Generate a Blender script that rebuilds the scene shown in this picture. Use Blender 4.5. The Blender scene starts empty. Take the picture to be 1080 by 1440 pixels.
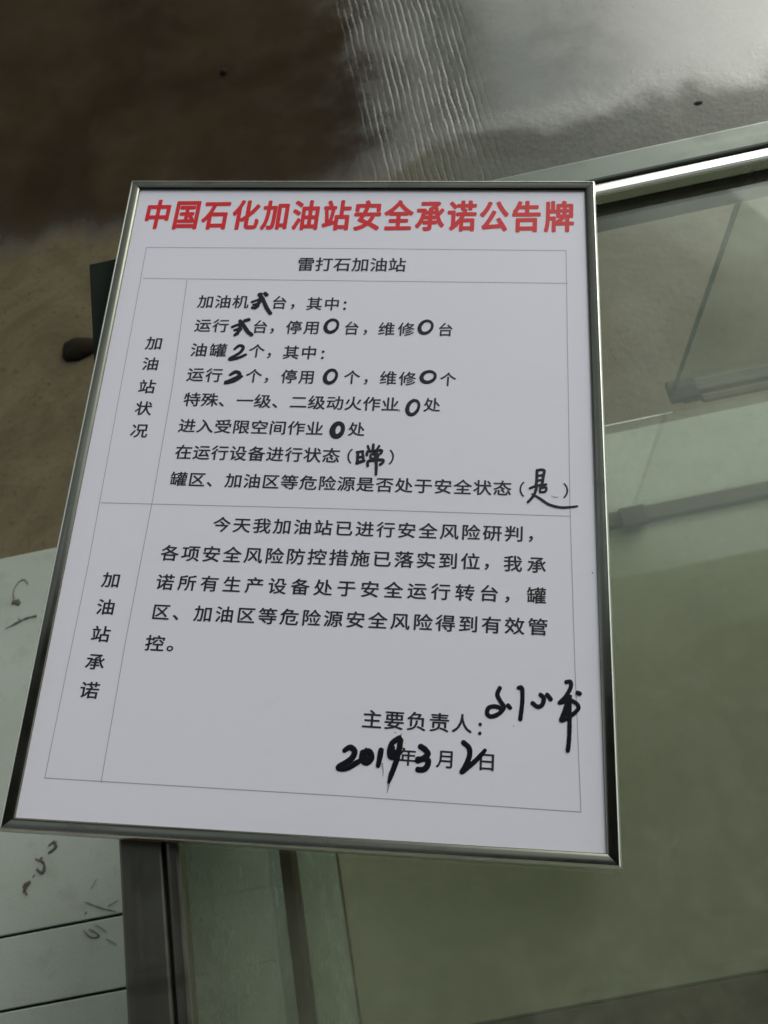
import bpy, bmesh, math, random
from mathutils import Vector, Matrix
random.seed(7)
S = bpy.context.scene
COL = S.collection

# ------------------------------------------------------------ camera
TOP = 0.9723                      # counter top above the ground
F_PX = 1286.77                    # focal length, in pixels of a 1440 high picture
R = Matrix(((0.97930121, -0.16975604, -0.11023621),
            (-0.19989421, -0.89669286, -0.39494837),
            (-0.03180315, 0.408809, -0.91206566)))   # rows: camera right, down, forward
EYE = Vector((0.25393, -0.61297, TOP + 0.67))
cd = bpy.data.cameras.new('camera')
cam = bpy.data.objects.new('camera', cd)
COL.objects.link(cam)
m = Matrix.Identity(4)
for i in range(3):
    m[i][0] = R[0][i]; m[i][1] = -R[1][i]; m[i][2] = -R[2][i]; m[i][3] = EYE[i]
cam.matrix_world = m
cd.sensor_fit = 'VERTICAL'; cd.sensor_height = 36; cd.sensor_width = 27
cd.lens = F_PX / 1440 * 36
cd.clip_start = 0.01; cd.clip_end = 2000
cd.dof.use_dof = True; cd.dof.focus_distance = 0.70; cd.dof.aperture_fstop = 13
S.camera = cam

# ------------------------------------------------------------ sky, sun, exposure
SUN_EL, SUN_AZ = math.radians(27), math.radians(42)      # azimuth from +Y towards +X
CLOUD = (1.7, .9, 2.3)
w = bpy.data.worlds.new('World'); S.world = w; w.use_nodes = True
nt = w.node_tree; nt.nodes.clear()
sky = nt.nodes.new('ShaderNodeTexSky'); sky.sky_type = 'NISHITA'; sky.sun_disc = False
sky.sun_elevation = SUN_EL; sky.sun_rotation = SUN_AZ
sky.air_density = 1.0; sky.dust_density = 2.5; sky.ozone_density = 1.0
hs = nt.nodes.new('ShaderNodeHueSaturation'); hs.inputs['Saturation'].default_value = 0.30
bg = nt.nodes.new('ShaderNodeBackground'); bg.inputs['Strength'].default_value = 0.15
wo = nt.nodes.new('ShaderNodeOutputWorld')
nt.links.new(sky.outputs[0], hs.inputs['Color']); tc = nt.nodes.new('ShaderNodeTexCoord')
def world_noise(scale, detail, dist, squash):
    mp = nt.nodes.new('ShaderNodeMapping'); mp.inputs['Scale'].default_value = squash; mp.inputs['Location'].default_value = CLOUD
    nt.links.new(tc.outputs['Generated'], mp.inputs['Vector'])
    nz = nt.nodes.new('ShaderNodeTexNoise'); nz.inputs['Scale'].default_value = scale; nz.inputs['Detail'].default_value = detail
    nz.inputs['Distortion'].default_value = dist; nt.links.new(mp.outputs[0], nz.inputs['Vector']); return nz.outputs['Fac']
mr = nt.nodes.new('ShaderNodeMapRange'); mr.interpolation_type = 'SMOOTHSTEP'
mr.inputs['From Min'].default_value = .38; mr.inputs['From Max'].default_value = .66
mr.inputs['To Min'].default_value = .55; mr.inputs['To Max'].default_value = 1.75
nt.links.new(world_noise(3.1, 5, .5, (1, 1, 1.6)), mr.inputs['Value'])
gt = nt.nodes.new('ShaderNodeVectorMath'); gt.operation = 'MULTIPLY'; gt.inputs[1].default_value = (.96, 1.02, .95)
nt.links.new(hs.outputs[0], gt.inputs[0])
cl = nt.nodes.new('ShaderNodeVectorMath'); cl.operation = 'SCALE'
nt.links.new(gt.outputs[0], cl.inputs[0]); nt.links.new(mr.outputs['Result'], cl.inputs['Scale'])
nt.links.new(cl.outputs[0], bg.inputs[0]); nt.links.new(bg.outputs[0], wo.inputs[0])
sd = bpy.data.lights.new('sun', 'SUN'); sd.energy = 0.5; sd.angle = math.radians(42); sd.color = (1, .97, .92)
so = bpy.data.objects.new('sun', sd); COL.objects.link(so)
sdir = Vector((math.cos(SUN_EL) * math.sin(SUN_AZ), math.cos(SUN_EL) * math.cos(SUN_AZ), math.sin(SUN_EL)))
so.rotation_euler = sdir.to_track_quat('Z', 'Y').to_euler(); so.location = sdir * 20
S.view_settings.view_transform = 'Standard'; S.view_settings.look = 'None'
S.view_settings.exposure = 0.32; S.view_settings.gamma = 1

# ------------------------------------------------------------ helpers
def at(px, py, z):
    """the point of the horizontal plane at height z that shows at a pixel of the photograph"""
    d = R.transposed() @ Vector(((px - 540) / F_PX, (py - 720) / F_PX, 1))
    return EYE + d * ((z - EYE.z) / d.z)
def tag(o, label=None, cat=None, group=None, kind=None):
    if label: o['label'] = label
    if cat: o['category'] = cat
    if group: o['group'] = group
    if kind: o['kind'] = kind
    return o
def empty(name, loc=(0, 0, 0)):
    o = bpy.data.objects.new(name, None); COL.objects.link(o); o.location = loc; o.empty_display_size = .05
    return o
def link(name, me, mat, parent=None, smooth=False):
    o = bpy.data.objects.new(name, me); COL.objects.link(o)
    if mat and not me.materials: me.materials.append(mat)
    if parent:
        o.parent = parent
        o.matrix_parent_inverse = Matrix.Translation(-parent.location) if parent.type == 'EMPTY' else Matrix.Identity(4)
    if smooth:
        for p in me.polygons: p.use_smooth = True
    return o
def pydata(name, v, f, mat, parent=None, smooth=False):
    me = bpy.data.meshes.new(name); me.from_pydata([tuple(a) for a in v], [], f)
    bm = bmesh.new(); bm.from_mesh(me); bmesh.ops.recalc_face_normals(bm, faces=bm.faces); bm.to_mesh(me); bm.free()
    me.update()
    return link(name, me, mat, parent, smooth)
def box(name, lo, hi, mat, parent=None, bev=0.0, seg=2):
    bm = bmesh.new(); bmesh.ops.create_cube(bm, size=1)
    for v in bm.verts:
        v.co = Vector([lo[i] + (v.co[i] + .5) * (hi[i] - lo[i]) for i in range(3)])
    if bev: bmesh.ops.bevel(bm, geom=bm.edges[:], offset=bev, segments=seg, affect='EDGES', profile=.6)
    me = bpy.data.meshes.new(name); bm.to_mesh(me); bm.free()
    return link(name, me, mat, parent)

# node helpers
class MT:
    def __init__(s, name):
        s.m = bpy.data.materials.new(name); s.m.use_nodes = True
        s.t = s.m.node_tree; s.b = s.t.nodes['Principled BSDF']; s.out = s.t.nodes['Material Output']
    def n(s, typ, **kw):
        x = s.t.nodes.new(typ)
        for k, v in kw.items(): setattr(x, k, v)
        return x
    def l(s, a, b): s.t.links.new(a, b)
    def set(s, **kw):
        for k, v in kw.items():
            s.b.inputs[k.replace('_', ' ')].default_value = v
    def pos(s):
        return s.n('ShaderNodeNewGeometry').outputs['Position']
    def scaled(s, vec, sc, rot=0.0):
        x = s.n('ShaderNodeMapping'); x.inputs['Scale'].default_value = sc; x.inputs['Rotation'].default_value = (0, 0, rot)
        s.l(vec, x.inputs['Vector']); return x.outputs[0]
    def noise(s, vec, scale, detail=4, rough=.55, dist=0.0):
        x = s.n('ShaderNodeTexNoise'); x.inputs['Scale'].default_value = scale; x.inputs['Detail'].default_value = detail
        x.inputs['Roughness'].default_value = rough; x.inputs['Distortion'].default_value = dist
        s.l(vec, x.inputs['Vector']); return x.outputs['Fac']
    def ramp(s, fac, a, b, va=0.0, vb=1.0, smooth=True):
        x = s.n('ShaderNodeMapRange', interpolation_type='SMOOTHSTEP' if smooth else 'LINEAR')
        x.inputs['From Min'].default_value = a; x.inputs['From Max'].default_value = b
        x.inputs['To Min'].default_value = va; x.inputs['To Max'].default_value = vb
        s.l(fac, x.inputs['Value']); return x.outputs['Result']
    def math(s, op, a, b=None):
        x = s.n('ShaderNodeMath', operation=op)
        for i, v in enumerate((a, b)):
            if v is None: continue
            if isinstance(v, (int, float)): x.inputs[i].default_value = v
            else: s.l(v, x.inputs[i])
        return x.outputs[0]
    def mix(s, fac, a, b):
        x = s.n('ShaderNodeMix', data_type='RGBA')
        for key, v in ((0, fac), (6, a), (7, b)):
            if isinstance(v, (int, float)): x.inputs[key].default_value = v
            elif isinstance(v, tuple): x.inputs[key].default_value = (*v, 1) if len(v) == 3 else v
            else: s.l(v, x.inputs[key])
        return x.outputs[2]
    def bump(s, h, strength, dist, prev=None):
        x = s.n('ShaderNodeBump'); x.inputs['Strength'].default_value = strength; x.inputs['Distance'].default_value = dist
        s.l(h, x.inputs['Height'])
        if prev: s.l(prev, x.inputs['Normal'])
        return x.outputs[0]
    def sep(s, vec):
        x = s.n('ShaderNodeSeparateXYZ'); s.l(vec, x.inputs[0]); return x.outputs

# ------------------------------------------------------------ materials
def mat_ground():
    k = MT('wet_concrete'); p = k.pos(); xyz = k.sep(p)
    big = k.noise(p, 1.7, 5, .6, .6); mid = k.noise(p, 9, 6, .65); fine = k.noise(p, 180, 3, .6); grit = k.noise(p, 70, 5, .7)
    blot = k.noise(p, 3.5, 6, .7, 1.2)
    # where rain water stands (the far strip) and where the surface has dried
    edge = k.math('ADD', k.math('SUBTRACT', xyz[1], k.math('MULTIPLY', k.math('ABSOLUTE', xyz[0]), .12)), k.math('MULTIPLY', k.math('SUBTRACT', big, .5), .5))
    edge = k.math('ADD', edge, k.math('MULTIPLY', k.math('SUBTRACT', mid, .5), .10))
    film = k.ramp(edge, .84, .97)
    jx = k.math('ADD', xyz[0], k.math('MULTIPLY', k.math('SUBTRACT', mid, .5), .2))
    band = k.math('MULTIPLY', k.ramp(jx, .24, .40), k.ramp(jx, .46, .60, 1, 0))
    pool = k.math('MULTIPLY', k.ramp(edge, .86, 1.05), k.math('SUBTRACT', 1, k.math('MULTIPLY', band, .62)))
    side = k.math('ADD', xyz[0], k.math('MULTIPLY', k.math('SUBTRACT', blot, .5), .55))
    grey = k.math('MULTIPLY', k.ramp(side, .28, .62), k.ramp(edge, .40, .80))
    wet = k.mix(k.ramp(big, .35, .68), (.026, .017, .009), (.050, .034, .018))
    dry = k.mix(k.ramp(blot, .3, .7), (.082, .062, .032), (.145, .114, .064))
    c = k.mix(film, dry, wet)
    c = k.mix(grey, c, k.mix(k.ramp(blot, .3, .7), (.060, .063, .046), (.100, .104, .080)))
    c = k.mix(k.math('MULTIPLY', k.ramp(grit, .52, .72), .5), c, (.016, .013, .008))
    c = k.mix(k.math('MULTIPLY', k.ramp(fine, .58, .74), .28), c, (.13, .125, .095))
    vo = k.n('ShaderNodeTexVoronoi'); vo.inputs['Scale'].default_value = 38; k.l(p, vo.inputs['Vector'])
    pit = k.math('MULTIPLY', k.ramp(vo.outputs['Distance'], .06, .14, 1, 0), k.ramp(k.noise(p, 11, 2), .55, .6))
    c = k.mix(k.math('MULTIPLY', pit, .7), c, (.008, .006, .004))
    # broom grooves running away from the counter, strongest in one pass
    warp = k.math('ADD', xyz[0], k.math('MULTIPLY', k.noise(p, 2, 2), .02))
    warp = k.math('ADD', warp, k.math('MULTIPLY', k.noise(k.scaled(p, (38, 16, 1)), 1, 4, .7), .012))
    wave = k.ramp(k.math('SINE', k.math('MULTIPLY', warp, 2 * math.pi / .016)), .35, 1, 1, 0)
    mask = k.math('MULTIPLY', k.ramp(xyz[0], .26, .38), k.ramp(xyz[0], .54, .66, 1, 0))
    mask = k.math('MULTIPLY', mask, k.ramp(k.noise(k.scaled(p, (40, 5, 1)), 1, 5, .7), .36, .62))
    gr = k.math('MULTIPLY', k.math('SUBTRACT', wave, 1), mask)
    c = k.mix(k.math('MULTIPLY', k.math('MULTIPLY', gr, -1), .6), c, (.012, .010, .007))
    k.l(c, k.b.inputs['Base Color'])
    rough = k.ramp(pool, 0, 1, .34, .15)
    rough = k.math('ADD', rough, k.math('MULTIPLY', k.ramp(mid, .35, .7), .08))
    k.l(rough, k.b.inputs['Roughness'])
    k.l(k.ramp(film, 0, 1, .22, 1.0), k.b.inputs['Specular IOR Level'])
    show = k.math('SUBTRACT', 1.12, pool)
    n1 = k.bump(gr, .40, .0013)
    n2 = k.bump(k.math('MULTIPLY', k.math('ADD', grit, k.math('MULTIPLY', fine, .5)), show), .26, .003, n1)
    n3 = k.bump(blot, .03, .01, n2)
    k.l(n3, k.b.inputs['Normal']); k.set(IOR=1.66)
    return k.m
def mat_slab():
    k = MT('smooth_platform_concrete'); p = k.pos()
    big = k.noise(p, 3.0, 5, .6, .4); mid = k.noise(p, 22, 5, .6); fine = k.noise(p, 240, 3)
    c = k.mix(k.ramp(big, .3, .7), (.41, .445, .405), (.345, .375, .325))
    c = k.mix(k.math('MULTIPLY', k.ramp(mid, .52, .72), .35), c, (.25, .25, .20))
    c = k.mix(k.math('MULTIPLY', k.ramp(fine, .62, .75), .25), c, (.07, .065, .05))
    k.l(c, k.b.inputs['Base Color']); k.l(k.ramp(mid, .2, .8, .30, .55), k.b.inputs['Roughness'])
    k.l(k.bump(k.math('ADD', mid, fine), .15, .002), k.b.inputs['Normal']); k.set(IOR=1.5)
    return k.m
def mat_steel(name, base, rough, axis, br=.05, smear=.3):
    k = MT(name); p = k.pos()
    st = k.noise(k.scaled(p, axis), 1, 3, .6); cl = k.noise(p, 14, 5, .65, .5)
    c = k.mix(k.math('MULTIPLY', k.ramp(cl, .45, .75), smear), base, tuple(a * .55 for a in base))
    k.l(c, k.b.inputs['Base Color']); k.set(Metallic=1.0)
    r = k.math('ADD', k.math('MULTIPLY', st, .14), rough - .07)
    r = k.math('ADD', r, k.math('MULTIPLY', k.ramp(cl, .4, .7), .10))
    k.l(r, k.b.inputs['Roughness'])
    k.l(k.bump(st, br, .0006), k.b.inputs['Normal'])
    return k.m
def mat_glass(name, tint, dust, dustcol, ior=1.5):
    """thin clear pane: tinted see-through, Fresnel reflection, film of dust and dried drops"""
    k = MT(name); p = k.pos()
    tr = k.n('ShaderNodeBsdfTransparent'); tr.inputs[0].default_value = (*tint, 1)
    gl = k.n('ShaderNodeBsdfGlossy'); gl.inputs['Roughness'].default_value = .03; gl.inputs[0].default_value = (.95, 1, .96, 1)
    df = k.n('ShaderNodeBsdfDiffuse'); df.inputs[0].default_value = (*dustcol, 1)
    fr = k.n('ShaderNodeFresnel'); k.l(k.ramp(k.n('ShaderNodeNewGeometry').outputs['Backfacing'], 0, 1, ior, 1 / ior, False), fr.inputs[0])
    m1 = k.n('ShaderNodeMixShader'); k.l(fr.outputs[0], m1.inputs[0]); k.l(tr.outputs[0], m1.inputs[1]); k.l(gl.outputs[0], m1.inputs[2])
    a = k.noise(p, 4, 5, .65, .8); b = k.noise(p, 60, 4, .6)
    d = k.math('MULTIPLY', k.ramp(a, .3, .75, .55, 1.4), k.ramp(b, .3, .8, .7, 1.25))
    st = k.noise(k.scaled(p, (70, 9, 9), .5), 1, 5, .75); sp = k.noise(p, 420, 2, .6)
    d = k.math('ADD', d, k.math('MULTIPLY', k.ramp(st, .58, .74), .35))
    d = k.math('ADD', d, k.math('MULTIPLY', k.ramp(sp, .62, .72), .8))
    d = k.math('MULTIPLY', d, dust)
    m2 = k.n('ShaderNodeMixShader'); k.l(d, m2.inputs[0]); k.l(m1.outputs[0], m2.inputs[1]); k.l(df.outputs[0], m2.inputs[2])
    k.l(m2.outputs[0], k.out.inputs['Surface'])
    return k.m
def mat_plain(name, col, rough=.5, var=.15, scale=30, metal=0, ior=1.45, bump=.0):
    k = MT(name); p = k.pos(); nz = k.noise(p, scale, 4)
    k.l(k.mix(nz, tuple(a * (1 - var) for a in col), tuple(min(1, a * (1 + var)) for a in col)), k.b.inputs['Base Color'])
    k.set(Roughness=rough, Metallic=metal, IOR=ior)
    if bump: k.l(k.bump(nz, bump, .002), k.b.inputs['Normal'])
    return k.m
def mat_board():
    k = MT('white_laminate'); p = k.pos()
    a = k.noise(p, 6, 4, .6); b = k.noise(p, 45, 5, .7)
    c = k.mix(a, (.765, .75, .875), (.80, .785, .895))
    c = k.mix(k.math('MULTIPLY', k.ramp(b, .52, .8), .16), c, (.66, .66, .70))
    c = k.mix(k.math('MULTIPLY', k.ramp(k.noise(k.scaled(p, (3, 26, 1), .6), 1, 6, .7), .5, .75), .10), c, (.60, .61, .66))
    k.l(c, k.b.inputs['Base Color'])
    k.l(k.ramp(b, .3, .8, .38, .52), k.b.inputs['Roughness'])
    k.l(k.bump(k.noise(p, 400, 2), .03, .0004), k.b.inputs['Normal'])
    return k.m
M = dict(
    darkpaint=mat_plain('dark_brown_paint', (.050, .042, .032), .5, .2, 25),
    ground=mat_ground(), slab=mat_slab(),
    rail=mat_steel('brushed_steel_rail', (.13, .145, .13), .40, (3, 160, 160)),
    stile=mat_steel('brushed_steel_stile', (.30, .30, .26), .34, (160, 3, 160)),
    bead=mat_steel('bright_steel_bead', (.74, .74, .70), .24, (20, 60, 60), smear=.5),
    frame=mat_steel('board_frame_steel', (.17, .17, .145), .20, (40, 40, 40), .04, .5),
    highlight_lip=mat_steel('board_frame_lip_highlight', (.88, .88, .85), .30, (40, 40, 40), .04, .4),  # frame steel again, much paler: the edge highlight is put into the colour
    dark_corner=mat_plain('dark_corner_tone', (.018, .023, .019), .85, .15, 20, ior=1.15),  # dark reflection of the stile corner put into a flat colour
    tube=mat_steel('lower_steel_tube', (.085, .070, .050), .5, (40, 40, 40), .05, .5),
    glass=mat_glass('dusty_top_glass', (.89, .905, .85), .115, (.41, .43, .35)),
    shelf=mat_glass('shelf_glass', (.93, .945, .91), .05, (.36, .39, .33)),
    side=mat_glass('side_glass', (.90, .93, .90), .05, (.34, .40, .35), 1.3),
    dusty=mat_glass('dusty_side_glass', (.74, .79, .77), .50, (.25, .30, .285), 1.3),
    edge=mat_plain('green_glass_edge', (.008, .060, .036), .25, .1),
    board=mat_board(),
    backing=mat_plain('board_backing', (.22, .22, .22), .6),
    red=mat_plain('red_print', (.68, .018, .028), .45, .12, 90),
    black=mat_plain('black_print', (.014, .015, .022), .5, .1),
    line=mat_plain('grey_printed_rule', (.36, .37, .42), .5, .1),
    ink=mat_plain('marker_ink', (.007, .008, .013), .28, .3, 200),
    faint=mat_plain('wiped_marker_ink', (.30, .30, .33), .5, .3, 300),
    mud=mat_plain('dried_mud', (.085, .078, .058), .8, .5, 150, bump=.4),
    wetmud=mat_plain('wet_dark_mud', (.014, .010, .006), .85, .3, 90, bump=.5, ior=1.2),
    base=mat_plain('painted_base_board', (.275, .285, .225), .45, .14, 5),
    seal=mat_plain('dark_rubber_seal', (.02, .02, .018), .6),
    rubber=mat_plain('black_rubber', (.02, .02, .02), .7),
    canopy=mat_plain('brown_soffit_metal', (.06, .045, .032), .5, .15, 2),
    fascia=mat_plain('white_fascia_panel', (.45, .44, .42), .5, .05, 2),
    column=mat_plain('painted_column', (.22, .20, .18), .5, .1, 3),
)

AWY = 0.25  # front edge of the added awning, placed for the light on the board
# ------------------------------------------------------------ ground and platform
gv = []; N = 8
ground = pydata('ground', [(-400, -400, 0), (400, -400, 0), (400, 400, 0), (-400, 400, 0)], [(0, 1, 2, 3)], M['ground'])
tag(ground, kind='structure')
platform = box('platform', (-2.2, -2.6, .002), (3.0, .180, .006), M['seal']); tag(platform, kind='structure')
yb = [.186, -.5155, -.628, -1.30, -1.95, -2.59]
for i in range(5):
    gap = .0022
    a = box('slab', (-2.19, yb[i + 1] + gap, .007), (2.99, yb[i] - gap, .016), M['slab'], None, .0012, 1)
    a.parent = platform

# ------------------------------------------------------------ forecourt canopy ahead (seen mirrored in the wet ground)
cn = empty('station_canopy', (-3.5, 9, 0))
tag(cn, 'wide flat forecourt canopy with dark brown soffit standing beyond the wet ground', 'canopy')
CZ = 4.0
OUT = [(-9.0, 4.15), (0.10, 4.15), (1.72, 6.1), (1.55, 13.5), (-9.0, 13.5)]      # outline, one corner cut off
def prism(name, pts, za, zb, mat, parent):
    k = len(pts); v = [(x, y, za) for x, y in pts] + [(x, y, zb) for x, y in pts]
    f = [tuple(range(k)), tuple(range(k, 2 * k))] + [(i, (i + 1) % k, k + (i + 1) % k, k + i) for i in range(k)]
    return pydata(name, v, f, mat, parent)
cxy = (-3.5, 9.0)
def shr(p, t):
    d = Vector((cxy[0] - p[0], cxy[1] - p[1])).normalized() * t
    return (p[0] + d.x, p[1] + d.y)
prism('roof_deck', [shr(p, .12) for p in OUT], CZ + .06, CZ + .5, M['canopy'], cn)
for i in range(5):
    a, b = OUT[i], OUT[(i + 1) % 5]
    prism('fascia', [a, b, shr(b, .06), shr(a, .06)], CZ, CZ + .75, M['fascia'], cn)
def row(y):       # right-hand limit of the roof at a given y
    if y < 6.1: return .10 + (y - 4.15) / 1.95 * 1.62
    return 1.72 - (y - 6.1) / 7.4 * .17
n = 12
for i in range(n):
    y0 = 4.27 + 9.1 * i / n; y1 = y0 + 9.1 / n - .02
    prism('soffit_panel', [(-8.9, y0), (row(y0) - .12, y0), (row(y1) - .12, y1), (-8.9, y1)], CZ + .02, CZ + .055, M['canopy'], cn)
for x in (-7.2, -.6):
    for y in (7.0, 11.5):
        box('column', (x - .2, y - .2, -.01), (x + .2, y + .2, CZ + .02), M['column'], cn, .02)

# ------------------------------------------------------------ wall and awning added unseen behind the camera, to darken what steel and glass mirror
sh = empty('added_shop', (0, -3.0, 0))
tag(sh, 'added unseen shop wall with a deep dark awning that darkens reflections in the glass counter', 'shop')
box('wall', (-7, -3.2, -.01), (7, -2.7, 3.9), M['column'], sh)
box('added_awning_deck', (-6, -2.69, 3.16), (6, AWY - .05, 3.3), M['canopy'], sh)
box('added_awning_fascia', (-6.05, AWY - .045, 3.05), (6.05, AWY, 3.4), M['fascia'], sh)
for i in range(10):
    y0 = -2.69 + (AWY - .06 + 2.69) * i / 10
    box('soffit_panel', (-6, y0 + .006, 3.12), (6, y0 + (AWY - .06 + 2.69) / 10 - .006, 3.155), M['canopy'], sh)

# ------------------------------------------------------------ glass counter
ct = empty('glass_counter', (0.6, -.365, 0))
tag(ct, 'stainless steel framed glass counter with a dusty green tinted top lying under the notice board', 'glass counter')
CW, CD = 1.30, .785            # width along +X, depth along -Y
FW, BW = .0305, .0125          # flat and bead widths
z1 = TOP
def rail_top(name, a, b, mat, bev=.0018, z=0.0, h=.034):
    return box(name, (a[0], a[1], z1 - h + z), (b[0], b[1], z1 + z), mat, ct, bev)
rail_top('top_rail', (FW + .0006, -FW + .003), (CW, 0), M['rail'], .0026)
rail_top('top_rail', (0, -CD), (CW, -CD + FW), M['rail'])
rail_top('stile', (-.0005, -CD + FW + .0006), (FW, 0), M['stile'])
rail_top('stile', (CW - FW, -CD + FW + .0006), (CW, -FW + .0024), M['stile'])
# glazing beads, a dark groove between flat and bead
g0 = FW + .0022
rail_top('bead', (g0, -g0 - BW + .003), (CW - g0, -g0 + .003), M['bead'], .003, -.0015, .016)
rail_top('bead', (g0, -CD + g0), (CW - g0, -CD + g0 + BW), M['bead'], .003, -.0015, .016)
rail_top('bead', (g0, -CD + g0 + BW + .001), (g0 + BW - .002, -g0 - BW + .002), M['stile'], .003, -.0015, .016)
rail_top('bead', (CW - g0 - BW, -CD + g0 + BW + .001), (CW - g0, -g0 - BW + .002), M['bead'], .003, -.0015, .016)
for lo, hi in (((FW - .001, -FW + .0025 - .003, 0), (CW - FW, -FW + .004, 0)), ):
    pass
box('groove_seal', (FW - .004, -g0 - .002, z1 - .014), (CW - FW, -FW + .004, z1 - .0065), M['seal'], ct)
box('groove_seal', (FW - .004, -CD + FW + .003, z1 - .014), (g0 + .002, -g0 - .003, z1 - .0065), M['seal'], ct)
box('added_dark_corner', (-.0012, -.115, z1 - .036), (.0315, .0012, z1 + .0004), M['dark_corner'], ct, .0006)  # added cover that darkens the stile corner by colour
# panes
box('top_pane', (FW + .006, -CD + FW + .006, z1 - .0205), (CW - FW - .006, -FW - .002, z1 - .0180), M['glass'], ct)
ZS = TOP - .4593
box('shelf_pane', (.038, -CD + .038, ZS - .004), (CW - .038, -.047, ZS - .0015), M['shelf'], ct)
box('shelf_edge', (.038, -.0468, ZS - .0042), (.628, -.0452, ZS - .0012), M['bead'], ct)
# rails at shelf and base level
def tube(name, lo, hi, mat=M['tube']): return box(name, lo, hi, mat, ct, .003)
T = .030
for zz, T_ in ((ZS, .030), (.075, .016)):
    tube('side_rail', (.004, -CD + T + .001, zz - T_), (.004 + T_, -T - .001, zz), M['tube'] if zz == ZS else M['darkpaint'])
    tube('side_rail', (CW - T - .004, -CD + T + .001, zz - T), (CW - .004, -T - .001, zz))
tube('front_rail', (T + .005, -CD + .001, ZS - T), (CW - T - .005, -.7225, ZS), M['darkpaint'])
box('front_lip', (T + .005, -.7222, ZS - .006), (CW - T - .005, -.7208, ZS + .0008), M['rail'], ct)
tube('rear_rail', (.655, -T + .006, ZS - T), (CW - T - .005, -.002, ZS), M['darkpaint'])
tube('rear_rail', (T + .005, -T, .045), (CW - T - .005, -.001, .075), M['darkpaint'])
tube('slide_track', (.670, -.043, ZS - .0012), (CW - .05, -.030, ZS + .004))
for x in (.0, CW - T):
    for y in (-CD + .001, -T):
        lg = tube('leg', (x + .002, y, .012), (x + T + .002, y + T - .002, z1 - .036))
        box('rubber_foot', (x, y - .002, .0165), (x + T + .004, y + T, .024), M['rubber'], None, .002).parent = lg
box('base_board', (.0215, -CD - .045, .058), (CW - .037, -.033, .066), M['base'], ct)
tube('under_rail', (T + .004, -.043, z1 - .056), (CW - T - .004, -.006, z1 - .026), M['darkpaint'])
# side, front and rear glass
box('side_pane', (.016, -CD + T + .002, .078), (.0185, -T - .003, ZS - T - .002), M['dusty'], ct)
box('side_pane', (.016, -CD + T + .002, ZS + .002), (.0185, -T - .003, z1 - .036), M['dusty'], ct)
box('front_pane', (T + .006, -CD + .013, ZS + .002), (CW - T - .006, -CD + .0155, z1 - .036), M['side'], ct)
def slider(x0, x1, z0, z2, y):
    box('sliding_pane', (x0 + .003, y - .0012, z0), (x1, y + .0012, z2), M['side'], ct)
    box('pane_edge', (x0 - .001, y - .0022, z0), (x0 + .0030, y + .0022, z2), M['edge'], ct)
slider(.636, CW - .04, ZS + .006, z1 - .036, -.0165)
box('track_stop', (.628, -.036, ZS - .001), (.668, -.003, ZS + .011), M['rubber'], ct, .003)
box('track_stop', (.617, -.040, .076), (.665, -.003, .090), M['rubber'], ct, .003)

# ------------------------------------------------------------ notice board
BT = 0.0125                      # thickness of the board
ZB = TOP + .0006 + BT            # upper face of its frame
C = [at(183.5, 252, ZB), at(838, 252.5, ZB), at(876.5, 1224, ZB), at(-5, 1168.5, ZB)]
bd = empty('notice_board', (sum((c.x for c in C)) / 4, sum((c.y for c in C)) / 4, TOP))
tag(bd, 'white steel framed notice board with red heading and marker entries on the glass counter', 'notice board')
def inset(s):
    out = []
    for i in range(4):
        p, a, b = C[i], C[i - 1], C[(i + 1) % 4]
        e1 = (a - p).normalized(); e2 = (b - p).normalized()
        sn = e1.cross(e2).length
        out.append(p + (e1 + e2) * (s / sn))
    return out
LIP = [(0.0, -BT), (0.0, -.0045), (.0005, -.0025), (.0012, -.0010), (.0020, -.0001), (.0025, .0001), (.0027, -.0005), (.0027, -BT)]
BODY = [(.0028, -BT), (.0028, -.0007), (.0045, -.0009), (.0078, -.0015), (.0094, -.0024), (.0101, -.0036), (.0102, -.0052), (.0102, -BT)]
for pname, prof, pm in (('frame_highlight_lip', LIP, M['highlight_lip']), ('frame_rail', BODY, M['frame'])):  # lip kept apart from the body to carry the painted edge highlight
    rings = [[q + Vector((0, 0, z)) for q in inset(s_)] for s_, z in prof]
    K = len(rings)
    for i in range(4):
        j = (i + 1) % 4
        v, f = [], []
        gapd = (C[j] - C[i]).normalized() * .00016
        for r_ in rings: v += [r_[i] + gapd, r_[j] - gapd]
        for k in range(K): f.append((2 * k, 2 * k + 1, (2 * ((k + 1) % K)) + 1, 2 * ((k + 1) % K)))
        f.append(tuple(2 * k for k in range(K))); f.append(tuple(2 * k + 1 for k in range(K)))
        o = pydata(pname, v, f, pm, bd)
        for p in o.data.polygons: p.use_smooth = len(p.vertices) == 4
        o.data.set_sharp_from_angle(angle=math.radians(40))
I = inset(.0098)
ZP = ZB - .0042                   # face of the white panel
def slabq(name, q, za, zb, mat):
    v = [(p.x, p.y, za) for p in q] + [(p.x, p.y, zb) for p in q]
    return pydata(name, v, [(0, 1, 2, 3), (7, 6, 5, 4), (0, 4, 5, 1), (1, 5, 6, 2), (2, 6, 7, 3), (3, 7, 4, 0)], mat, bd)
slabq('panel', I, ZP - .003, ZP, M['board'])
slabq('backing', I, ZP - .0062, ZP - .0032, M['backing'])
# direction of the printed rows on the panel
ax = ((C[1] - C[0]).normalized() + (C[2] - C[3]).normalized()).normalized()
ay = Vector((-ax.y, ax.x, 0))
left_dir = (C[0] - C[3]).normalized(); right_dir = (C[1] - C[2]).normalized()
def bp(x, y, dz=0.0): return at(x, y, ZP + dz)

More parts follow.
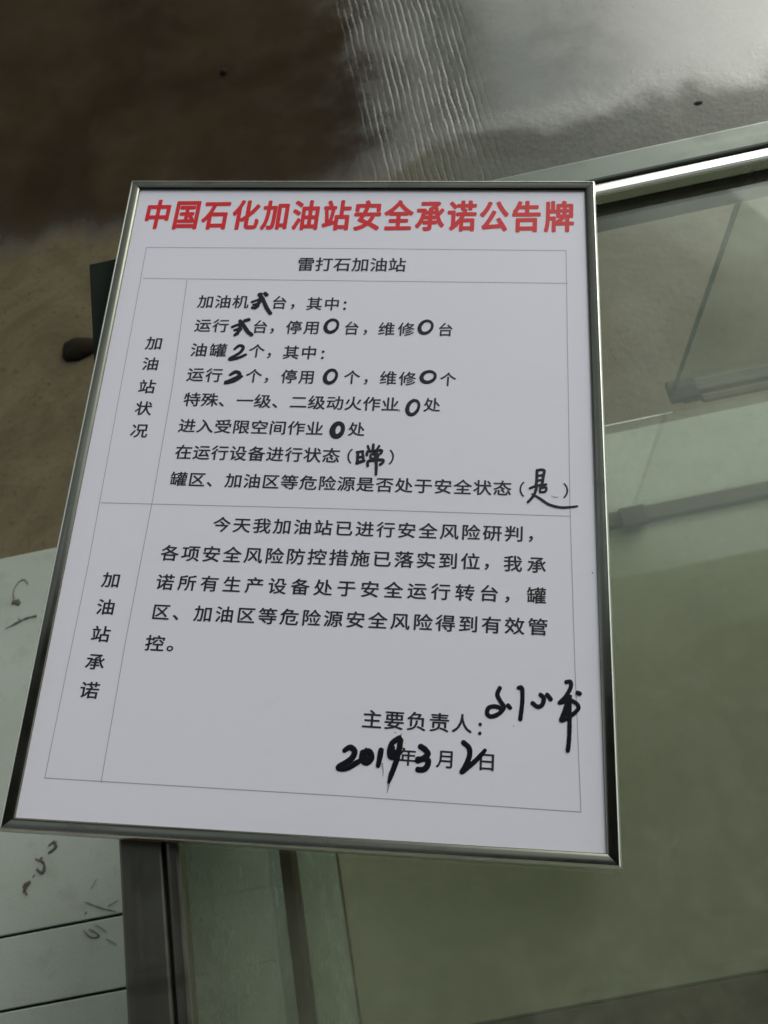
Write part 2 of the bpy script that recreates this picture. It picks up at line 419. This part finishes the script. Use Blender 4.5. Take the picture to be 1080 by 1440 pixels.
def rule(name, pts, wid=.00055):
    v, f = [], []
    ps = [bp(*p) for p in pts]
    for a, b in zip(ps, ps[1:]):
        d = (b - a).normalized(); nn = Vector((-d.y, d.x, 0)) * wid / 2
        k = len(v); z = Vector((0, 0, .00008))
        v += [a - nn + z, b - nn + z, b + nn + z, a + nn + z]; f.append((k, k + 1, k + 2, k + 3))
    return pydata(name, v, f, M['line'], bd)
rule('ruled_line', [(206, 348), (500, 349.5), (796, 352.5)])
rule('ruled_line', [(201, 391.5), (500, 395), (798, 398.5)], .0006)
rule('ruled_line', [(142, 707), (460, 715), (802, 726)], .0006)
rule('ruled_line', [(63, 1094), (478, 1119), (817, 1142)], .0006)
rule('ruled_line', [(206, 348), (167, 560), (123, 800), (63, 1094)])
rule('ruled_line', [(263, 394), (243, 540), (214, 706), (176, 905), (142, 1101)], .0006)
rule('ruled_line', [(796, 352.5), (801.5, 712), (808.5, 940), (817, 1142)])

# ---- printed lettering
FONT_CACHE = {}
def glyph(ch, bold):
    key = (ch, bold)
    if key not in FONT_CACHE:
        c = bpy.data.curves.new('glyph', 'FONT'); c.body = ch; c.size = 1; c.align_x = 'LEFT'
        c.resolution_u = 4; c.offset = bold
        o = bpy.data.objects.new('glyph', c); COL.objects.link(o)
        me = bpy.data.meshes.new_from_object(o.evaluated_get(bpy.context.evaluated_depsgraph_get()))
        vs = [Vector(v.co) for v in me.vertices]; fs = [tuple(p.vertices) for p in me.polygons]
        bpy.data.objects.remove(o); bpy.data.curves.remove(c); bpy.data.meshes.remove(me)
        FONT_CACHE[key] = (vs, fs)
    return FONT_CACHE[key]
def ref_box(bold=0.0):
    vs, _ = glyph('国', bold)
    xs = [v.x for v in vs]; ys = [v.y for v in vs]
    return min(xs), max(xs), min(ys), max(ys)
RB = ref_box()
SMALL = '，、。：:（）()一二'
def lettering(name, segs, mat, bold=0.017, n=5):
    """segs: (text, x_left, y_left, x_right, y_right, glyph width px, glyph height px), read off at mid-height of the glyphs;
    weight comes from stacked copies shifted by +-bold em"""
    for (txt, xl, yl, xr, yr, gw, gh) in segs:
        V, Fc = [], []; nch = len(txt); gs = .93 if mat is M['black'] else 1.0
        Q = bp((xl + xr) / 2, (yl + yr) / 2)
        Wd = (bp((xl + xr) / 2 + gw, (yl + yr) / 2) - Q).length
        Ht = abs((bp((xl + xr) / 2, (yl + yr) / 2 - gh / 2) - bp((xl + xr) / 2, (yl + yr) / 2 + gh / 2)).dot(ay))
        sx = Wd / (RB[1] - RB[0]) * gs; sy = Ht / (RB[3] - RB[2])
        for i, ch in enumerate(txt):
            if nch == 1: P = Q
            else: P = bp(xl + gw / 2, yl).lerp(bp(xr - gw / 2, yr), i / (nch - 1))   # equal steps on the board itself
            vs, fs = glyph(ch, 0)
            xs = [v.x for v in vs]; ys = [v.y for v in vs]
            if ch in ':，。（）' and nch == 1: ccx = (min(xs) + max(xs)) / 2; ccy = (min(ys) + max(ys)) / 2
            else: ccx = (RB[0] + RB[1]) / 2; ccy = (RB[2] + RB[3]) / 2
            for c_ in range(n):
                an = 2 * math.pi * c_ / n + .3
                ox, oy = (bold * math.cos(an), bold * math.sin(an)) if n > 1 else (0, 0)
                k = len(V)
                for v in vs:
                    V.append(P + ax * ((v.x - ccx + ox) * sx) + ay * ((v.y - ccy + oy * .8) * sy) + Vector((0, 0, .00014 + c_ * .000008)))
                Fc += [tuple(q_ + k for q_ in q) for q in fs]
        o = pydata(name, V, Fc, mat, bd)
    return o
o = lettering('title_lettering', [('中国石化加油站安全承诺公告牌', 205, 302.5, 803, 305.5, 33.5, 38.5)], M['red'], .036, 9)
o['label'] = 'bold red heading'
lettering('name_lettering', [('雷打石加油站', 419, 372, 570, 373, 22.5, 18)], M['black'])
W, H = 20.5, 18
rows = [
 [('加油机', 279, 424.5, 349, 425, 21, 17), ('台', 383, 426, 403, 426, 20, 17), ('，', 409, 431.5, 414, 431.5, 20, 18), ('其中', 432, 427.5, 477, 428, 20.5, 17), (':', 483, 430, 487, 430, 24, 22)],
 [('运行', 275, 458, 321, 458.5, 21, 17), ('台', 356, 460, 376, 460, 20, 17), ('，', 380, 465.5, 385, 465.5, 20, 18), ('停用', 403, 461, 449, 461, 21, 17.5), ('台', 484, 462, 505, 462, 20, 17.5), ('，', 511, 467.5, 516, 467.5, 20, 18), ('维修', 533, 463, 582, 463.5, 21.5, 17.5), ('台', 616, 464, 637, 464, 20, 17.5)],
 [('油罐', 269, 492.5, 318, 493, 22, 17.5), ('个', 350, 494, 372, 494, 21, 17.5), ('，', 376, 500, 381, 500, 20, 18), ('其中', 399, 496, 445, 496.5, 21, 17.5), (':', 452, 499, 456, 499, 24, 22)],
 [('运行', 264, 527, 312, 528, 22, 18), ('个', 346, 529, 368, 529, 21, 18), ('，', 372, 535, 377, 535, 20, 18), ('停用', 396, 530, 442, 530.5, 21, 18), ('个', 484, 531, 506, 531, 21, 18), ('，', 512, 537, 517, 537, 20, 18), ('维修', 535, 532, 584, 533, 22, 18), ('个', 619, 534, 641, 534, 21, 18)],
 [('特殊、一级、二级动火作业', 259, 562, 560, 569, 22.5, 18), ('处', 596, 569.5, 619, 570, 22, 18)],
 [('进入受限空间作业', 252, 599, 454, 603, 22.5, 18), ('处', 490, 604, 513, 604, 22, 18)],
 [('在运行设备进行状态', 247, 636, 477, 641, 22.5, 19), ('（', 490, 641.5, 494, 641.5, 22, 19), ('）', 548, 643, 553, 643, 22, 19)],
 [('罐区、加油区等危险源是否处于安全状态', 240, 674, 718, 687, 23, 19), ('（', 732, 688, 736, 688, 22, 19), ('）', 793, 690, 798, 690, 22, 19)],
]
for r in rows: lettering('row_lettering', r, M['black'])
para = [
 [('今天我加油站已进行安全风险研判', 300, 738, 735, 751, 24, 20), ('，', 744, 758, 749, 758, 24, 20)],
 [('各项安全风险防控措施已落实到位', 227, 778, 674, 790, 24.5, 21), ('，', 682, 797, 687, 797, 24, 21), ('我承', 709, 793, 767, 795, 24.5, 21)],
 [('诺所有生产设备处于安全运行转台', 220, 819, 700, 835, 24.5, 21), ('，', 711, 843, 716, 843, 24, 21), ('罐', 741, 838, 768, 838, 25, 21.5)],
 [('区、加油区等危险源安全风险得到有效管', 214, 861, 769, 882, 25, 21.5)],
 [('控', 205, 905, 231, 905, 25, 21), ('。', 234, 912, 244, 912, 25, 21)],
]
for r in para: lettering('paragraph_lettering', r, M['black'])
def column_of(chars):
    lettering('side_lettering', [(c, x - 11, y, x + 11, y, w, h) for c, x, y, w, h in chars], M['black'])
column_of([('加', 217, 483, 22, 17), ('油', 212, 512, 21.5, 17), ('站', 207, 544, 22, 18), ('状', 202, 574.5, 22, 18), ('况', 196, 606, 22.5, 18)])
column_of([('加', 156.5, 816, 24, 20), ('油', 149, 854, 24, 20.5), ('站', 142, 892, 24.5, 21), ('承', 134, 931, 25, 21), ('诺', 126, 971, 25.5, 22)])
lettering('footer_lettering', [('主要负责人', 510, 1012, 663, 1018, 26.5, 24.5), (':', 673, 1025, 677, 1025, 30, 32)], M['black'])
lettering('date_lettering', [('年', 561, 1065, 585, 1065, 24, 23), ('月', 614, 1068, 640, 1068, 25, 24), ('日', 673, 1072, 696, 1072, 26, 24)], M['black'])

# ---- marker strokes
def smooth_path(p, n=7):
    if len(p) < 3: return p
    q = [p[0]] + list(p) + [p[-1]]; out = []
    for i in range(1, len(q) - 2):
        a, b, c, d = q[i - 1], q[i], q[i + 1], q[i + 2]
        for k in range(n):
            t = k / n
            out.append(tuple(.5 * ((2 * b[j]) + (-a[j] + c[j]) * t + (2 * a[j] - 5 * b[j] + 4 * c[j] - d[j]) * t * t + (-a[j] + 3 * b[j] - 3 * c[j] + d[j]) * t ** 3) for j in range(len(b))))
    out.append(p[-1]); return out
def ink(name, strokes, mat=None, hz=.00012):
    """strokes: (width px, [(x, y) or (x, y, width factor) ...]) in pixels of the photograph, drawn on the panel"""
    V, Fc = [], []
    for si, (wpx, pts) in enumerate(strokes):
        p3 = [(p[0], p[1], p[2] if len(p) > 2 else 1.0) for p in pts]
        sp = smooth_path(p3)
        base = .00022 + si * .00002
        P = [bp(x, y) for x, y, _ in sp]
        sc = (bp(sp[0][0] + 1, sp[0][1]) - P[0]).length
        Wr = [sc * wpx * 1.27 / 2 * max(.12, f) * (1 + random.uniform(-.05, .05)) for _, _, f in sp]
        n = len(P); L = []
        for i in range(n):
            d = (P[min(i + 1, n - 1)] - P[max(i - 1, 0)]); d = d.normalized() if d.length > 1e-9 else ax
            nn = Vector((-d.y, d.x, 0)); k = len(V)
            for t, h in ((-1, 0), (-.6, 1), (.6, 1), (1, 0)):
                V.append(P[i] + nn * Wr[i] * t + Vector((0, 0, base + hz * h + i * 1e-7)))
            L.append(k)
        for a, b in zip(L, L[1:]):
            for j in range(3): Fc.append((a + j, a + j + 1, b + j + 1, b + j))
        for e in (0, n - 1):   # round ends
            k = len(V); V.append(P[e] + Vector((0, 0, base + hz * 1.05)))
            m_ = 12
            for q in range(m_):
                an = 2 * math.pi * q / m_
                V.append(P[e] + Vector((math.cos(an), math.sin(an), 0)) * Wr[e] + Vector((0, 0, base - .00001)))
            for q in range(m_): Fc.append((k, k + 1 + q, k + 1 + (q + 1) % m_))
    return pydata(name, V, Fc, mat or M['ink'], bd)
def conv(ox, oy, sc, pts): return [(ox + p[0] / sc, oy + p[1] / sc, *(p[2:])) for p in pts]
def zero(cx, cy, rx, ry, wd, slant=.25, start=-1.2):
    pts = []
    for i in range(13):
        a = start + i / 12 * 2 * math.pi * 1.02
        x, y = math.cos(a) * rx, math.sin(a) * ry
        pts.append((cx + x - y * slant, cy + y, 1.18 + .22 * math.cos(a - 2.6)))
    return (wd, pts)
A_ = lambda pts: conv(160, 400, 3.6, pts)
ink('handwritten_mark', [(3.2, A_([(700, 90), (715, 84), (734, 78)])), (3.2, A_([(708, 104), (722, 100), (736, 94)])), (3.5, A_([(702, 118), (716, 120), (732, 108)])),
    (4.4, A_([(745, 50), (740, 84), (722, 112)])), (4.6, A_([(738, 52), (756, 78), (774, 118), (793, 147)])), (4.6, A_([(766, 46), (774, 54)]))])
ink('handwritten_mark', [(3.4, A_([(600, 216), (616, 209), (636, 202)])), (3.4, A_([(612, 232), (636, 224)])), (3.8, A_([(614, 256), (626, 246), (644, 226)])),
    (4.2, A_([(644, 190), (640, 216), (626, 250)])), (4.6, A_([(640, 186), (656, 205), (678, 238), (698, 256)])), (4.2, A_([(664, 184), (684, 179)]))])
ink('handwritten_two', [(3.6, A_([(612, 328, .8), (636, 310), (656, 318), (640, 345), (590, 374), (596, 380, 1.1), (636, 370), (668, 356, .9)]))])
ink('handwritten_two', [(4.2, A_([(590, 458, .8), (614, 444), (634, 448), (634, 464), (600, 482), (564, 498, 1.1), (610, 488), (648, 466, .8)]))])
ink('handwritten_zero', [zero(466.5, 458.5, 8.6, 8.8, 3.2)])
ink('handwritten_zero', [zero(599, 460, 8.8, 8.8, 3.2)])
ink('handwritten_zero', [zero(465.2, 529.5, 8.0, 9.2, 3.4)])
ink('handwritten_zero', [zero(602.5, 530, 9.6, 7.6, 3.4)])
ink('handwritten_zero', [zero(581, 573, 7.8, 10, 3.4)])
ink('handwritten_zero', [zero(475, 604.5, 7.2, 9.2, 4.8, .2), (1, [(470, 613), (472, 617, .4)])])
B_ = lambda pts: conv(480, 540, 3, pts)
ink('handwritten_word', [(3.2, B_([(66, 288), (92, 284)])), (3.6, B_([(70, 290), (68, 334)])), (3, B_([(72, 310), (92, 306)])), (3.8, B_([(66, 334), (96, 324)])), (3, B_([(90, 288), (94, 325)])),
    (3.2, B_([(136, 256), (134, 276)])), (2.8, B_([(112, 262), (118, 280)])), (2.8, B_([(160, 262), (150, 278)])),
    (3.2, B_([(108, 300), (112, 286), (140, 282), (170, 280), (166, 294)])), (2.8, B_([(124, 298), (154, 294), (152, 312), (126, 314), (124, 298)])),
    (3.2, B_([(112, 345), (114, 326), (142, 322), (174, 320), (176, 330), (164, 340)])), (3.6, B_([(144, 300), (148, 340), (147, 382, .8)]))])
ink('handwritten_word', [(3.4, B_([(826, 364), (824, 412), (822, 424)])), (3.4, B_([(826, 366), (842, 362), (856, 366), (852, 392), (848, 418)])), (2.8, B_([(826, 388), (850, 384)])), (2.8, B_([(826, 408), (850, 404)])),
    (2.8, B_([(796, 440), (822, 430), (864, 424)])), (3, B_([(842, 424), (838, 452)])), (2.8, B_([(842, 438), (864, 436), (860, 454), (840, 456)])), (3.2, B_([(824, 438), (812, 470), (788, 498)])),
    (3, B_([(806, 464, .7), (840, 484), (876, 508), (930, 521), (996, 516, .7)]))])
Cc = lambda pts: conv(460, 940, 5.4, pts)
ink('handwritten_year', [(6.6, Cc([(134, 622, .8), (172, 600), (208, 625), (196, 672), (150, 712), (96, 742), (94, 760), (150, 756), (205, 728), (250, 700, .8)])),
    (6.8, Cc([(272, 640), (322, 632), (336, 680), (300, 716), (266, 690), (272, 640)])), (5, Cc([(278, 650), (296, 615, .8)])), (5, Cc([(295, 670), (305, 690)])),
    (6.2, Cc([(410, 622), (400, 680), (388, 738, .8)])),
    (6.0, Cc([(548, 528), (496, 565), (476, 620), (482, 668), (520, 668), (548, 620), (560, 545)])), (5, Cc([(500, 600), (500, 650), (530, 630)])), (6.0, Cc([(556, 560), (530, 690), (490, 800), (470, 862, .6)])),
    (2.0, Cc([(568, 600, .7), (585, 612, .4)])), (1.2, Cc([(560, 515), (566, 490, .3)]))])
ink('smeared_ink', [(3.0, Cc([(470, 866), (464, 910, .5), (457, 945, .2)])), (1.6, Cc([(418, 720), (426, 780, .7), (424, 822, .3)]))], M['faint'], .00004)
ink('handwritten_month', [(6.6, Cc([(712, 594), (742, 614), (766, 648), (742, 676), (712, 690), (690, 690)])), (6.6, Cc([(690, 700), (730, 686), (768, 700), (758, 745), (730, 768), (692, 768)]))])
D_ = lambda pts: conv(640, 940, 4.909, pts)
ink('handwritten_day', [(5.8, D_([(58, 512), (96, 548), (100, 600), (78, 660), (48, 714)])), (5.4, D_([(48, 716), (90, 682), (150, 628), (206, 566, .8)])), (3, D_([(74, 660), (110, 650)]))])
ink('handwritten_signature', [(5.0, D_([(308, 136), (292, 180), (312, 225), (336, 268), (302, 312), (250, 332), (222, 312), (232, 272), (280, 262), (330, 282)])), (5.0, D_([(366, 256), (380, 272)])),
    (4.8, D_([(440, 134), (462, 138), (464, 230), (450, 350)])), 
    (5.0, D_([(590, 182), (612, 205), (602, 250), (570, 264), (536, 240)])), (5.2, D_([(636, 182), (660, 212)])),
    (4.6, D_([(768, 94), (796, 92), (798, 130), (766, 190), (722, 236)])), (4.6, D_([(722, 238), (762, 222), (792, 190), (794, 214), (840, 244), (850, 278), (806, 322)])), (6.0, D_([(788, 200), (770, 262), (750, 318), (736, 354)])), (5, D_([(736, 358), (790, 338)])),
    (5.4, D_([(776, 300), (786, 330)])), (4.8, D_([(790, 210), (790, 400), (786, 500), (778, 568)])), (5.0, D_([(846, 168), (860, 174)]))])
ink('stray_ink_line', [(0.9, B_([(886, 472, .5), (905, 478), (916, 476, .5)])), ], M['faint'], .00004)
ink('stray_ink_dot', [(1.1, B_([(243, 108), (246, 116)]))], M['faint'], .00004)
for st in [(1.2, Cc([(515, 484), (520, 488)])), (1.0, D_([(402, 396), (404, 400)])), (1.3, [(833, 805), (833.6, 806)]), (1.0, [(714, 1192), (716, 1192.6)])]: ink('smudge', [st], M['faint'], .00004)

# ------------------------------------------------------------ marks and bits on the ground
def mud(name, strokes, label, zz, cat='mud', hz=.0012):
    V, Fc = [], []
    for wpx, pts in strokes:
        sp = smooth_path([(p[0], p[1], p[2] if len(p) > 2 else 1.0) for p in pts], 6)
        P = [at(x, y, zz) for x, y, _ in sp]; sc = (at(sp[0][0] + 1, sp[0][1], zz) - P[0]).length
        n = len(P); L = []
        for i in range(n):
            d = (P[min(i + 1, n - 1)] - P[max(i - 1, 0)]).normalized(); nn = Vector((-d.y, d.x, 0)); k = len(V)
            w_ = sc * wpx / 2 * sp[i][2] * random.uniform(.55, 1.25)
            for t, h in ((-1, 0), (-.5, random.uniform(.5, 1)), (.4, random.uniform(.5, 1)), (1, 0)):
                V.append(P[i] + nn * w_ * t * random.uniform(.85, 1.15) + Vector((0, 0, .0003 + hz * h)))
            L.append(k)
        for a, b in zip(L, L[1:]):
            for j in range(3): Fc.append((a + j, a + j + 1, b + j + 1, b + j))
    o = pydata(name, V, Fc, M['mud'], None, True)
    return tag(o, label, cat)
zs = .0162
mud('mud_streak', [(6, [(17, 850, .5), (22, 846, 1.5), (28, 850, .8)]), (2.2, [(20, 842, .6), (19, 832, .5), (25, 820, .6), (34, 815, .7), (40, 822, .3)]), (3.4, [(8, 884, .3), (22, 877), (36, 870), (52, 866, 1.2)]), (2.6, [(27, 868, .5), (26, 876)])],
    'dark scrawl of dried mud on the pale slab left of the board edge', zs)
mud('mud_streak', [(4, [(33, 1255, .7), (38, 1246, 1.3), (42, 1240), (34, 1246), (38, 1258, .6)]), (4.5, [(52, 1222, .7), (60, 1228, 1.3), (62, 1214), (50, 1208, .6)]), (3, [(56, 1208, .6), (60, 1206)]), (4.5, [(68, 1200, .7), (78, 1192, 1.3), (76, 1184), (68, 1190, .6)]), (2, [(46, 1234), (49, 1230)])],
    'row of small mud rings near the lower left corner of the board', zs)
mud('mud_streak', [(1.6, [(120, 1268, .4), (140, 1276), (164, 1282, .5)]), (1.2, [(128, 1250, .4), (136, 1236, .5)]), (2.2, [(118, 1308, .4), (128, 1318), (140, 1316), (126, 1306, .5)]), (1.4, [(150, 1320, .4), (164, 1328, .5)]), (1.6, [(122, 1282), (120, 1286)]), (1.5, [(134, 1300, .5), (150, 1310, .5)]), (1.2, [(152, 1274), (166, 1266, .4)])],
    'thin muddy scuffs on the pale slab beside the steel stile', zs)
def clod(name, px, py, r, flat, label, seed, rx=1.0, cat='mud'):
    rnd = random.Random(seed); bm = bmesh.new(); bmesh.ops.create_icosphere(bm, subdivisions=3, radius=1)
    P = at(px, py, 0.0)
    for v in bm.verts:
        c = v.co.copy(); k = 1 + .14 * math.sin(c.x * 2.1 + seed) * math.cos(c.y * 2.9 + seed) + .04 * math.sin(c.z * 7 + c.x * 9)
        k += rnd.uniform(-.02, .02)
        v.co = Vector((c.x * r * rx * k, c.y * r * k, max(-.1, c.z) * r * flat * k)) + P
    me = bpy.data.meshes.new(name); bm.to_mesh(me); bm.free()
    return tag(link(name, me, M['wetmud'], None, True), label, cat)
clod('mud_clod', 112, 491, .030, .5, 'dark wet clod of mud on brown ground left of the board', 3, 1.5)
clod('pebble', 315, 101, .011, .6, 'small dark pebble on brown ground above the board', 5, cat='pebble')
clod('leaf_scrap', 982, 145, .006, .3, 'tiny dark scrap on the wet concrete beyond the steel rail', 8, 1.8, cat='scrap')
